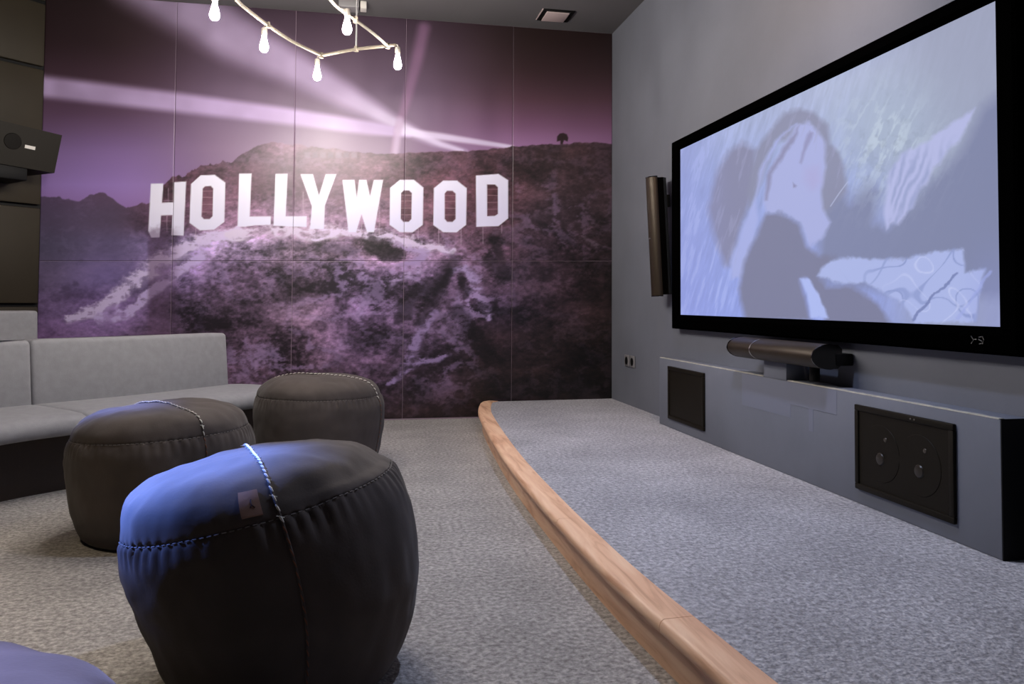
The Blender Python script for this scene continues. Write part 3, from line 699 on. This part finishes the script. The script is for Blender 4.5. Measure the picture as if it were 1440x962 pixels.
# tall one beside the screen: tipped a little, on a wall bracket
tl = half_round_speaker('wall_speaker', 'tall narrow bronze half-round speaker on the wall left of the screen', 0.775, 0.060, 0.042, 0.07)
G().box((-0.0438, -0.013, 0.372), (-0.0412, 0.013, 0.380)).build('badge', MT['steel'], tl)
G().box((0.07, -0.03, 0.12), (0.083, 0.03, 0.2), 0.003).build('wall_bracket', MT['black'], tl)
G().box((0.07, -0.03, 0.58), (0.105, 0.03, 0.66), 0.004).build('wall_bracket', MT['black'], tl)
tl.location = (1.945, 4.955, 0.957)
tl.rotation_euler = (math.radians(0.0), math.radians(-3.0), math.radians(0))
# wide one lying under the screen
ce = half_round_speaker('centre_speaker', 'wide bronze half-round speaker lying on a bracket below the screen', 0.755, 0.052, 0.085, 0.05)
arc = lambda z, k: [Vector((math.cos(a) * 0.085 * k, math.sin(a) * 0.052 * k, z)) for a in [math.pi * (0.62 + 0.76 * j / 12) for j in range(13)]]
G().loft([arc(0.520, 1.018) + arc(0.520, 1.0)[::-1], arc(0.529, 1.018) + arc(0.529, 1.0)[::-1]]).build('badge', MT['steel'], ce)
G().box((0.03, -0.012, 0.0), (0.109, 0.038, 0.10), 0.004).build('mount_arm', MT['black'], ce)
G().tube([(0.03, 0.04, 0.16), (0.03, 0.115, 0.16)], 0.022, 14).build('support_post', MT['black'], ce)
ce.rotation_euler = Matrix(((0.985, -0.17, 0), (0, 0, 1), (-0.17, -0.985, 0))).to_euler() if False else (math.radians(-90), 0, 0)
ce.location = (LX + 0.005, 2.985, 0.686)

# two speaker grilles let into the ledge front
def ledge_grille(y0, y1, label, knobs):
    t = thing('subwoofer', label, 'speaker', (LX, (y0 + y1) / 2, 0.193))
    z0, z1 = 0.193, 0.516
    fw = 0.022
    for a, b_ in (((y0, z0), (y1, z0 + fw)), ((y0, z1 - fw), (y1, z1)), ((y0, z0 + fw), (y0 + fw, z1 - fw)), ((y1 - fw, z0 + fw), (y1, z1 - fw))):
        G().box((LX - 0.014, a[0], a[1]), (LX - 0.0005, b_[0], b_[1]), 0.003).build('frame', MT['grille'], t)
    G().box((LX - 0.008, y0 + fw, z0 + fw), (LX - 0.0005, y1 - fw, z1 - fw)).build('grille_cloth', MT['grille'], t)
    if knobs:
        for (yy, zz) in ((y0 + 0.165, 0.350), (y1 - 0.15, 0.352)):
            G().tube([(LX - 0.008, yy, zz), (LX - 0.0095, yy, zz), (LX - 0.0100, yy, zz)], [0.105, 0.104, 0.02], 32).build('woofer', MT['grille'], t)
            G().tube([(LX - 0.009, yy, zz - 0.02), (LX - 0.014, yy, zz - 0.02), (LX - 0.016, yy, zz - 0.02)], [0.024, 0.02, 0.008], 20).build('dust_cap', MT['cone'], t)
            G().tube([(LX - 0.009, yy - 0.03, zz + 0.055), (LX - 0.0125, yy - 0.03, zz + 0.055), (LX - 0.0135, yy - 0.03, zz + 0.055)], [0.009, 0.007, 0.002], 14).build('screw', MT['screw'], t)
    for yy in ((y0 + 0.18, y0 + 0.20) if knobs else ()):
        G().tube([(LX - 0.014, yy, z1 - 0.011), (LX - 0.016, yy, z1 - 0.011)], 0.003, 8).build('screw', MT['steel'], t)
    return t
ledge_grille(4.171, 4.690, 'plain dark brown speaker panel let into the ledge near the mural', False)
ledge_grille(2.274, 2.796, 'dark brown speaker panel with two woofers at the near end of the ledge', True)

# twin wall socket
t = thing('wall_socket', 'small grey twin socket low on the blue-grey wall by the mural', 'socket', (WX, 5.74, 0.467))
for k in (-1, 1):
    cy = 5.745 + k * 0.062
    f = G().box((WX - 0.012, cy - 0.052, 0.425), (WX - 0.0005, cy + 0.052, 0.512), 0.005).build('cover_plate', MT['socketgrey'], t)
    G().tube([(WX - 0.0125, cy, 0.467), (WX - 0.0135, cy, 0.467)], 0.030, 18).build('outlet', MT['black'], f)

# surround speaker on the slanting wall
ss = thing('surround_speaker', 'dark wedge-shaped surround speaker high on the left wall', 'speaker', (-2.25, 5.75, 1.77))
q = lambda a, n_, z: P0 + dg * a + dn * n_ + Vector((0, 0, z))
# front face tips downward; right end near the mural
pr = []
for a, zt, zb in ((0.03, 2.04, 1.775), (-0.62, 2.085, 1.80)):
    pr.append([q(a - 0.20, 0.07, zt + 0.035), q(a - 0.05 if a > -0.1 else a, 0.33, zt), q(a - 0.085 if a > -0.1 else a, 0.31, zb), q(a - 0.20, 0.07, zb - 0.02)])
G().loft(pr).build('cabinet', MT['grille'], ss, angle=20)
# badge on its front face, tweeter, bracket beneath
fa, fb, fc, fd = pr[0][1], pr[1][1], pr[1][2], pr[0][2]
def onface(s_, t_, lift=0.0):
    a = fa.lerp(fb, s_); b_ = fd.lerp(fc, s_); p = a.lerp(b_, t_)
    nrm = (fb - fa).cross(fd - fa).normalized()
    if nrm.dot(dn) < 0: nrm = -nrm
    return p + nrm * lift
def face_quad(s0, s1, t0, t1, h_, slant=0.0):
    g = G(); v = [onface(s0, t0 , 0), onface(s1, t0, 0), onface(s1, t1, 0), onface(s0, t1, 0)]
    w = [onface(s0, t0, h_), onface(s1, t0, h_), onface(s1, t1, h_), onface(s0, t1, h_)]
    return g.loft([v, w])
face_quad(0.26, 0.37, 0.44, 0.52, 0.004).build('badge', MT['white'], ss, smooth=False)
c_ = onface(0.5, 0.42, 0.0); nrm = (onface(0.5, 0.42, 0.01) - c_).normalized()
G().tube([c_, c_ + nrm * 0.004, c_ + nrm * 0.006], [0.055, 0.052, 0.015], 20).build('driver', MT['driver'], ss)
G().box((-0.55, 0.038, 1.70), (-0.22, 0.30, 1.80), 0.01, Matrix(((dg.x, dn.x, 0, P0.x), (dg.y, dn.y, 0, P0.y), (0, 0, 1, 0), (0, 0, 0, 1)))).build('wall_bracket', MT['black'], ss)

# ================================================================== sofas
def round_poly(pts, r, k=4):
    out = []
    n = len(pts)
    for i in range(n):
        p = Vector(pts[i][:2]); a = Vector(pts[i - 1][:2]); b_ = Vector(pts[(i + 1) % n][:2])
        da = a - p; db = b_ - p
        ang = da.angle(db) if da.length and db.length else math.pi
        if ang > math.radians(150): out.append(p); continue
        rr = min(r, da.length * 0.45, db.length * 0.45)
        s_, e = p + da.normalized() * rr, p + db.normalized() * rr
        for j in range(k + 1):
            t = j / k; out.append((1 - t) ** 2 * s_ + 2 * t * (1 - t) * p + t * t * e)
    return out
def inset(poly, d):
    n = len(poly); area = sum(poly[i].x * poly[(i + 1) % n].y - poly[(i + 1) % n].x * poly[i].y for i in range(n))
    sg_ = 1 if area > 0 else -1; out = []
    for i in range(n):
        t = (poly[(i + 1) % n] - poly[i - 1]).normalized(); out.append(poly[i] + Vector((-t.y, t.x)) * d * sg_)
    return out
def cushion(poly, z0, z1, r, lean=None, dome=0.0, bottom_r=None):
    """plan outline raised into a cushion with rounded upper and lower edges"""
    poly = [Vector(p[:2]) for p in poly]; rings = []
    br = r * 0.6 if bottom_r is None else bottom_r
    prof = [(br, z0), (br * 0.3, z0 + br * 0.3), (0, z0 + br)]
    for k in range(6):
        a = k / 5 * math.pi / 2
        prof.append((r * (1 - math.cos(a)), z1 - r + r * math.sin(a)))
    if dome: prof += [(r * 1.3, z1 + dome * 0.6), (r * 3.0, z1 + dome)]
    g = G()
    for d, z in prof:
        o_ = Vector((0, 0, 0)) if lean is None else lean * ((z - z0) / (z1 - z0))
        rings.append([Vector((p.x + o_.x, p.y + o_.y, z)) for p in (inset(poly, d) if d > 1e-6 else poly)])
    g.loft(rings); return g
back = catmull([(-2.20, 3.70, 0), (-1.98, 4.08, 0), (-1.80, 4.305, 0), (-1.619, 4.492, 0), (-1.43, 4.665, 0), (-1.225, 4.868, 0), (-1.02, 5.115, 0), (-0.795, 5.404, 0)], 6)
front = catmull([(-1.70, 3.35, 0), (-1.58, 3.60, 0), (-1.49, 3.765, 0), (-1.385, 3.915, 0), (-1.222, 4.075, 0), (-1.02, 4.29, 0), (-0.83, 4.52, 0), (-0.66, 4.745, 0)], 6)
cut = 18                                            # index of the seam between the two units on the back curve
sofa = thing('curved_sofa', 'curved light grey upholstered sofa on a dark plinth behind the poufs', 'sofa', (-1.3, 4.5, 0))
def back_normal(i, c=back):
    d = (c[min(i + 1, len(c) - 1)] - c[max(i - 1, 0)]).normalized(); return Vector((d.y, -d.x, 0))
def strip_poly(c, i0, i1, t0, t1, gap0=0, gap1=0):
    a = [c[i] + back_normal(i, c) * t0 for i in range(i0, i1 + 1)]; b_ = [c[i] + back_normal(i, c) * t1 for i in range(i0, i1 + 1)]
    d0 = (c[i0 + 1] - c[i0]).normalized(); d1 = (c[i1] - c[i1 - 1]).normalized()
    a[0] = a[0] + d0 * gap0; b_[0] = b_[0] + d0 * gap0; a[-1] = a[-1] - d1 * gap1; b_[-1] = b_[-1] - d1 * gap1
    return [(p.x, p.y) for p in b_] + [(p.x, p.y) for p in reversed(a)]
lean = -back_normal(28) * 0.045
N = len(back) - 1
cushion(round_poly(strip_poly(back, 0, cut, -0.13, 0.0, 0, 0.0008), 0.02), 0.30, 0.697, 0.028, lean).build('backrest', MT['sofa'], sofa, angle=60)
cushion(round_poly(strip_poly(back, cut, N, -0.13, 0.0, 0.0008, 0), 0.02), 0.30, 0.697, 0.024, lean).build('backrest', MT['sofa'], sofa, angle=60)
# seats: outlines in plan
cf = 24
def resample_line(pts, k):
    D = [0.0]
    for p, q_ in zip(pts[:-1], pts[1:]): D.append(D[-1] + (q_ - p).length)
    out = []
    for i in range(k):
        t = D[-1] * i / (k - 1); j = max(x for x in range(len(D)) if D[x] <= t + 1e-9); j = min(j, len(pts) - 2)
        out.append(pts[j].lerp(pts[j + 1], (t - D[j]) / max(D[j + 1] - D[j], 1e-9)))
    return out
def seat(bk, fr, ends):
    """cushion swept along matching back and front lines, rounded nose; ends = softening at either end"""
    k = len(bk); rings = []
    SEC = [(0.0, 0.280), (0.0, 0.366), (0.3, 0.372), (0.7, 0.372), (0.90, 0.368), (0.955, 0.358), (0.985, 0.342), (1.0, 0.322), (0.998, 0.300), (0.985, 0.284), (0.96, 0.277), (0.85, 0.275)]
    def ring(i, drop): return [bk[i].lerp(fr[i], t) + Vector((0, 0, z - drop * (z - 0.32) / 0.05)) for t, z in SEC]
    d0 = (bk[1] - bk[0] + fr[1] - fr[0]).normalized(); d1 = (bk[-1] - bk[-2] + fr[-1] - fr[-2]).normalized()
    for i in range(k):
        r_ = ring(i, 0.0)
        if i == 0 and ends[0]:
            rings.append([p for p in ring(i, 0.012)]); r_ = [p + d0 * 0.010 for p in r_]
        rings.append([p - d1 * 0.010 for p in r_] if (i == k - 1 and ends[1]) else r_)
        if i == k - 1 and ends[1]: rings.append(ring(i, 0.012))
    return G().loft(rings)
bi = [p - back_normal(i) * 0.05 for i, p in enumerate(back)]
seat(resample_line(bi[:cut + 1], 20), resample_line(front[:cf + 1], 20), (False, True)).build('seat_cushion', MT['sofa'], sofa, angle=70)
bB = resample_line(bi[cut:], 20) + [Vector(p + (0,)) for p in ((-0.745, 5.445), (-0.665, 5.415), (-0.58, 5.355), (-0.515, 5.29), (-0.475, 5.225), (-0.452, 5.16))]
fB = resample_line(front[cf:], 20) + [Vector(p + (0,)) for p in ((-0.60, 4.82), (-0.54, 4.895), (-0.49, 4.965), (-0.462, 5.03), (-0.448, 5.085), (-0.445, 5.13))]
seat(bB, fB, (True, False)).build('seat_cushion', MT['sofa'], sofa, angle=70)
pl = [(p.x - back_normal(min(i, N)).x * 0.16, p.y - back_normal(min(i, N)).y * 0.16) for i, p in enumerate(front)]
pl = pl + [(-0.70, 4.97), (-0.60, 5.08), (-0.58, 5.2), (-0.68, 5.32)] + [(p.x, p.y) for p in reversed([back[i] - back_normal(i) * 0.06 for i in range(0, N + 1)])]
G().prism(pl, 0.0, 0.28).build('plinth', MT['sofabase'], sofa, smooth=False)

# second sofa against the slanting wall
rs = thing('rear_sofa', 'taller pale grey sofa back standing against the slanting left wall', 'sofa', (-2.4, 5.5, 0))
rp = lambda a, n_: (P0 + dg * a + dn * n_)[:2]
a1 = -0.115
cushion(round_poly([rp(a1, 0.30), rp(a1 - 1.3, 0.30), rp(a1 - 1.3, 0.14), rp(a1, 0.14)], 0.03), 0.36, 0.832, 0.02, -dn * 0.03).build('backrest', MT['sofa'], rs, angle=60)
cushion(round_poly([rp(a1 + 0.05, 0.72), rp(a1 - 1.3, 0.72), rp(a1 - 1.3, 0.24), rp(a1 + 0.05, 0.24)], 0.06), 0.34, 0.44, 0.04).build('seat_cushion', MT['sofa'], rs, angle=60)
G().prism([rp(a1, 0.62), rp(a1 - 1.25, 0.62), rp(a1 - 1.25, 0.12), rp(a1, 0.12)], 0.0, 0.345).build('plinth', MT['sofabase'], rs, smooth=False)

# ================================================================== poufs
PROF = [(0.262, 0.0), (0.298, 0.008), (0.318, 0.035), (0.334, 0.08), (0.346, 0.14), (0.355, 0.20), (0.361, 0.26), (0.364, 0.31), (0.361, 0.352), (0.351, 0.385), (0.342, 0.402)]
TOPP = [(0.342, 0.402), (0.339, 0.418), (0.330, 0.440), (0.310, 0.463), (0.275, 0.484), (0.222, 0.499), (0.155, 0.507), (0.08, 0.511), (0.03, 0.512)]
def resample(P, k):
    c = catmull([(r, z, 0) for r, z in P], k); return [(max(p.x, 0.001), max(p.y, 0.0)) for p in c]
def pouf_shape(seed, tilt, tilt_az, scale=1.0, zs=1.0, slump=0.0):
    """returns a function (angle, r, z, pleat) -> local point with the pouf's own slump, folds and gathers"""
    rnd = random.Random(seed); ph = [rnd.random() * 6.28 for _ in range(8)]
    off = Vector((rnd.random() * 50, rnd.random() * 50, rnd.random() * 50))
    ax = Vector((math.cos(tilt_az), math.sin(tilt_az), 0)); side = Vector((0, 0, 1)).cross(ax)
    def f(a, r, z, pleat=0.0):
        n_ = 64
        pl_ = pleat * (0.0075 * (abs(math.sin(n_ * a / 2 + 0.7 * math.sin(3 * a + ph[2]))) - 0.5) * (0.6 + 0.4 * math.sin(5 * a + ph[0])))
        r = r + pl_ * 1.6
        p = Vector((r * math.cos(a), r * math.sin(a), z))
        if slump and z > 0.402: p.z -= p.dot(ax) * slump * min(1.0, (z - 0.402) / 0.05)
        w = mnoise.noise(p * 5 + off) * 0.010 + mnoise.noise(p * 14 + off) * 0.0055 + mnoise.noise(p * 30 + off) * 0.0018
        k_ = min(1.0, z / 0.12)
        d = Vector((p.x, p.y, (z - 0.22) * 0.9)).normalized()
        p = p + d * w * k_
        th = tilt * (3 * (z / 0.5) ** 2 - 2 * (z / 0.5) ** 3 if z < 0.5 else 1.0)
        h_ = p.dot(ax); s_ = p.dot(side); zz = p.z
        c0 = 0.10
        h2 = h_ * math.cos(th) + (zz - c0) * math.sin(th); z2 = c0 + (zz - c0) * math.cos(th) - h_ * math.sin(th)
        q_ = ax * h2 + side * s_ + Vector((0, 0, max(z2, 0.0)))
        return Vector((q_.x * scale, q_.y * scale, q_.z * zs))
    return f
def make_pouf(label, loc, seed, stitch_az, tilt=0.0, tilt_az=0.0, leather=False, scale=1.0, zs=1.0, slump=0.0, base=1.0):
    t = thing('pouf', label, 'pouf', loc, 'charcoal poufs on the carpet')
    L0 = Vector(loc); f = pouf_shape(seed, tilt, tilt_az, scale, zs, slump); n = 320
    P = [(r * (base + (1 - base) * min(1.0, (z / 0.2) ** 0.8)), z) for r, z in resample(PROF, 4)]
    rings = []
    for r, z in P:
        pl_ = max(0.0, 1 - abs(z - 0.392) / 0.055) ** 1.3 if z > 0.30 else 0
        pl_ *= 1.0 if z < 0.40 else 0.6
        rings.append([L0 + f(2 * math.pi * k / n, r, z, pl_) for k in range(n)])
    G().loft(rings).build('side_panel', MT['velvet'], t, angle=80)
    T = resample(TOPP, 3); rings = []
    for i, (r, z) in enumerate(T):
        rings.append([L0 + f(2 * math.pi * k / n, r - (0.002 if i == 0 else 0), z, max(0, 0.5 - i * 0.2)) for k in range(n)])
    G().loft(rings).build('top_panel', MT['velvet'], t, angle=80)
    # gathered seam: thin thread ring
    g = G(); pts = [L0 + f(2 * math.pi * k / 128, 0.344, 0.4025, 0) for k in range(128)]
    for k in range(0, 128):
        a = pts[k]; b_ = pts[(k + 1) % 128]; g.tube([a, a.lerp(b_, 0.6)], 0.0015, 5)
    s_ = g.build('seam_thread', MT['thread_dark'], t); s_['kind'] = 'stuff'
    # cross stitching over the top from rim to rim and down one side
    full = list(reversed(T)) + list(reversed(P[:-1]))
    path = [f(stitch_az + math.pi, r, z + 0.002) for r, z in reversed(full[:len(T) + 4])] + [f(stitch_az, r + 0.002, z) for r, z in full]
    path = [L0 + p for p in path]
    # equal steps
    D = [0.0]
    for a, b_ in zip(path[:-1], path[1:]): D.append(D[-1] + (b_ - a).length)
    def at(s_):
        for k in range(len(D) - 1):
            if D[k + 1] >= s_: return path[k].lerp(path[k + 1], (s_ - D[k]) / max(D[k + 1] - D[k], 1e-9))
        return path[-1]
    g = G(); g_low = G(); step = 0.024; k = 0; s0 = 0.0; cen = L0 + Vector((0, 0, 0.2))
    side = Vector((-math.sin(stitch_az), math.cos(stitch_az), 0))
    total = D[-1]
    while s0 + 0.018 < total:
        a = at(s0); b_ = at(s0 + 0.016)
        up = (a - cen).normalized() * 0.0022
        lower = s0 > D[len(T) + 4 + len(T)] if len(T) + 4 + len(T) < len(D) else False
        rr = 0.0028 if not lower else 0.0017
        (g_low if lower else g).tube([a + up - side * 0.002, a.lerp(b_, 0.5) + up * 1.8, b_ + up + side * 0.002], [rr * 0.6, rr, rr * 0.6], 6)
        if k % 2 == 0 and not lower: g.tube([a + up - side * 0.008, a.lerp(b_, 0.35) + up * 1.2 + side * 0.007], 0.0013, 5)
        s0 += step; k += 1
    st_ = g.build('stitching', MT['thread'], t); st_['kind'] = 'stuff'
    if g_low.v:
        st_ = g_low.build('side_stitching', MT['thread_rust'], t); st_['kind'] = 'stuff'
    # welt seam under the stitches
    G().tube([at(total * i / 60) for i in range(61)], 0.0035, 6).build('welt', MT['velvet'], t)
    if leather:
        az = stitch_az - 0.165
        ts = [0.0]
        for (r0, z0), (r1, z1) in zip(T[:-1], T[1:]): ts.append(ts[-1] + math.hypot(r1 - r0, z1 - z0))
        def lp(u_, v_, lift):
            s_ = 0.018 + 0.062 * v_
            rr = float(np.interp(s_, ts, [q_[0] for q_ in T])); zz = float(np.interp(s_, ts, [q_[1] for q_ in T]))
            return L0 + f(az + (u_ - 0.5) * 0.135, rr + lift * 0.6, zz + lift)
        g = G(); V = []; nn = 5
        for l_ in (0.001, 0.005): V += [lp(i / nn, j / nn, l_) for j in range(nn + 1) for i in range(nn + 1)]
        w = nn + 1; F = []
        for j in range(nn):
            for i in range(nn):
                a = j * w + i
                F.append((a + w * w, a + 1 + w * w, a + 1 + w + w * w, a + w + w * w))
        per = [i for i in range(nn)] + [nn + w * j for j in range(nn)] + [w * w - 1 - i for i in range(nn)] + [w * (nn - j) for j in range(nn)]
        for k in range(len(per)): F.append((per[k], per[(k + 1) % len(per)], per[(k + 1) % len(per)] + w * w, per[k] + w * w))
        g.add(V, F); lo = g.build('leather_tag', MT['leather'], t); lo['label'] = 'tan leather tag with a dark mark'
        g = G()
        g.tube([lp(0.62, 0.62, 0.0058), lp(0.58, 0.42, 0.0058), lp(0.72, 0.28, 0.0058)], 0.0014, 5); g.tube([lp(0.60, 0.44, 0.0058), lp(0.50, 0.30, 0.0058)], 0.0012, 5)
        g.build('mark', MT['leathermark'], lo)
    return t
make_pouf('front charcoal velvet pouf with leather tag, tipping left, blue light on it', (-0.162, 2.055, 0), 3, math.radians(-77), math.radians(-13.5), math.radians(-11), True, 0.94, 1.055, 0.11, 0.90)
make_pouf('middle charcoal pouf between the curved sofa and the tagged pouf', (-0.733, 3.36, 0), 8, math.radians(-52), math.radians(-3), math.radians(-11), False, 0.94, 0.975)
make_pouf('farthest charcoal pouf, nearest the mural, at the end of the sofa', (-0.192, 4.50, 0), 21, math.radians(-22), math.radians(0), 0, False, 0.955, 0.985)
make_pouf('pouf lit pale blue, cut off at the lower left corner of the frame', (-0.55, 0.845, 0), 30, math.radians(-90), math.radians(2), 0, False, 1.0)

# ================================================================== chandelier
ch = thing('chandelier', 'rope-wrapped pipe chandelier with bare lit bulbs hanging before the mural', 'chandelier', (-0.35, 4.0, 2.45))
HZ = 2.45
lrail = catmull([(-0.236, 5.096, HZ), (-0.395, 4.852, HZ), (-0.508, 4.592, HZ), (-0.580, 4.396, HZ), (-0.624, 4.241, HZ), (-0.665, 3.95, HZ), (-0.67, 3.6, HZ), (-0.62, 3.25, HZ)], 8)
rrail = catmull([(0.165, 4.82, HZ), (0.080, 4.62, HZ), (-0.025, 4.409, HZ), (-0.099, 4.273, HZ), (-0.15, 4.142, HZ), (-0.20, 3.9, HZ), (-0.21, 3.6, HZ), (-0.16, 3.25, HZ)], 8)
def rope(pts, r, name):
    """pipe wound with rope: radius ripples along the length"""
    P = [Vector(p) for p in pts]; out = []; rr = []
    for a, b_ in zip(P[:-1], P[1:]):
        n_ = max(2, int((b_ - a).length / 0.006))
        for k in range(n_): out.append(a.lerp(b_, k / n_)); rr.append(r * (1 + 0.10 * (len(rr) % 2)))
    out.append(P[-1]); rr.append(r)
    return G().tube(out, rr, 8).build(name, MT['rope'], ch)
rope(lrail, 0.0095, 'side_rail'); rope(rrail, 0.0085, 'side_rail')
rope([(-0.236, 5.096, HZ), (-0.021, 4.921, HZ), (0.215, 4.79, HZ)], 0.0095, 'end_rail')
rope([(-0.62, 3.25, HZ), (-0.16, 3.25, HZ)], 0.0095, 'end_rail')
for p in (lrail[-1], lrail[0], rrail[0], lrail[16], rrail[16], Vector((-0.021, 4.921, HZ))):
    G().tube([p + Vector((0, 0, -0.016)), p + Vector((0, 0, 0.016))], 0.014, 10).build('joint', MT['rope'], ch)
G().tube([(-0.021, 4.921, HZ), (-0.021, 4.921, CZ)], 0.006, 10).build('hanger_rod', MT['socketgrey'], ch)
G().tube([(-0.39, 3.25, HZ), (-0.39, 3.25, CZ)], 0.006, 10).build('hanger_rod', MT['socketgrey'], ch)
for x, y in ((-0.021, 4.921), (-0.39, 3.25)):
    G().lathe((x, y, CZ - 0.03), [(0.04, 0.0), (0.055, 0.012), (0.055, 0.0295)], 20).build('ceiling_rose', MT['white'], ch)
def bulb(att, x, y, top):
    """stub from the rail to (x,y), porcelain holder, pear-shaped lit bulb"""
    a = Vector(att)
    s_ = G().tube([a, Vector((x, y, a.z - 0.004)), Vector((x, y, top))], 0.005, 8)
    s_.lathe((x, y, top), [(0.010, 0.0), (0.016, -0.005), (0.017, -0.035), (0.013, -0.045)], 14)
    h_ = s_.build('lamp_holder', MT['porcelain'], ch)
    z = top - 0.040
    G().lathe((x, y, z), [(0.010, 0.0), (0.011, -0.010), (0.014, -0.025), (0.019, -0.045), (0.0232, -0.064), (0.024, -0.074), (0.021, -0.087), (0.013, -0.096), (0.003, -0.099)], 18).build('bulb', MT['bulb'], h_)
bulb((-0.236, 5.096, HZ), -0.262, 5.12, HZ - 0.015)
bulb((-0.508, 4.600, HZ), -0.528, 4.612, HZ - 0.010)
bulb((0.215, 4.79, HZ), 0.224, 4.785, HZ - 0.012)
bulb((-0.110, 4.25, HZ), -0.068, 4.262, HZ + 0.005)
bulb((-0.645, 4.13, HZ), -0.712, 4.135, HZ - 0.012)
bulb((-0.21, 3.60, HZ), -0.16, 3.60, HZ - 0.010)
bulb((-0.67, 3.55, HZ), -0.72, 3.55, HZ - 0.010)
bulb((-0.62, 3.25, HZ), -0.64, 3.23, HZ - 0.012)
bulb((-0.16, 3.25, HZ), -0.13, 3.23, HZ - 0.012)

# ================================================================== on the ceiling
t = thing('ceiling_vent', 'small square white vent plate in the ceiling above the stage', 'vent', (1.48, 5.88, CZ))
vx0, vx1, vy0, vy1 = 1.355, 1.600, 5.765, 6.000
for a, b_ in (((vx0, vy0), (vx1, vy0 + 0.018)), ((vx0, vy1 - 0.018), (vx1, vy1)), ((vx0, vy0 + 0.018), (vx0 + 0.022, vy1 - 0.018)), ((vx1 - 0.022, vy0 + 0.018), (vx1, vy1 - 0.018))):
    G().box((a[0], a[1], CZ - 0.010), (b_[0], b_[1], CZ - 0.0005), 0.002).build('rim', MT['black'], t)
G().box((vx0 + 0.030, vy0 + 0.022, CZ - 0.020), (vx1 - 0.040, vy1 - 0.022, CZ - 0.012), 0.002).build('cover_plate', MT['ventwhite'], t)
G().box((vx0 + 0.09, vy0 + 0.09, CZ - 0.013), (vx1 - 0.09, vy1 - 0.09, CZ - 0.0005)).build('stem', MT['black'], t)
G().box((vx0 - 0.010, vy0, CZ - 0.006), (vx0 - 0.001, vy1, CZ - 0.0005), 0.001).build('rim', MT['ventwhite'], t)
t = thing('junction_box', 'grey junction box on the ceiling above the chandelier rod', 'box', (-0.06, 5.93, CZ))
G().box((-0.155, 5.87, CZ - 0.06), (-0.01, 5.99, CZ - 0.0005), 0.004).build('cover', MT['socketgrey'], t)
G().box((0.000, 5.89, CZ - 0.055), (0.045, 5.98, CZ - 0.0005), 0.004).build('cable_gland', MT['white'], t)
G().box((-0.012, 5.90, CZ - 0.045), (0.001, 5.97, CZ - 0.005)).build('neck', MT['black'], t)
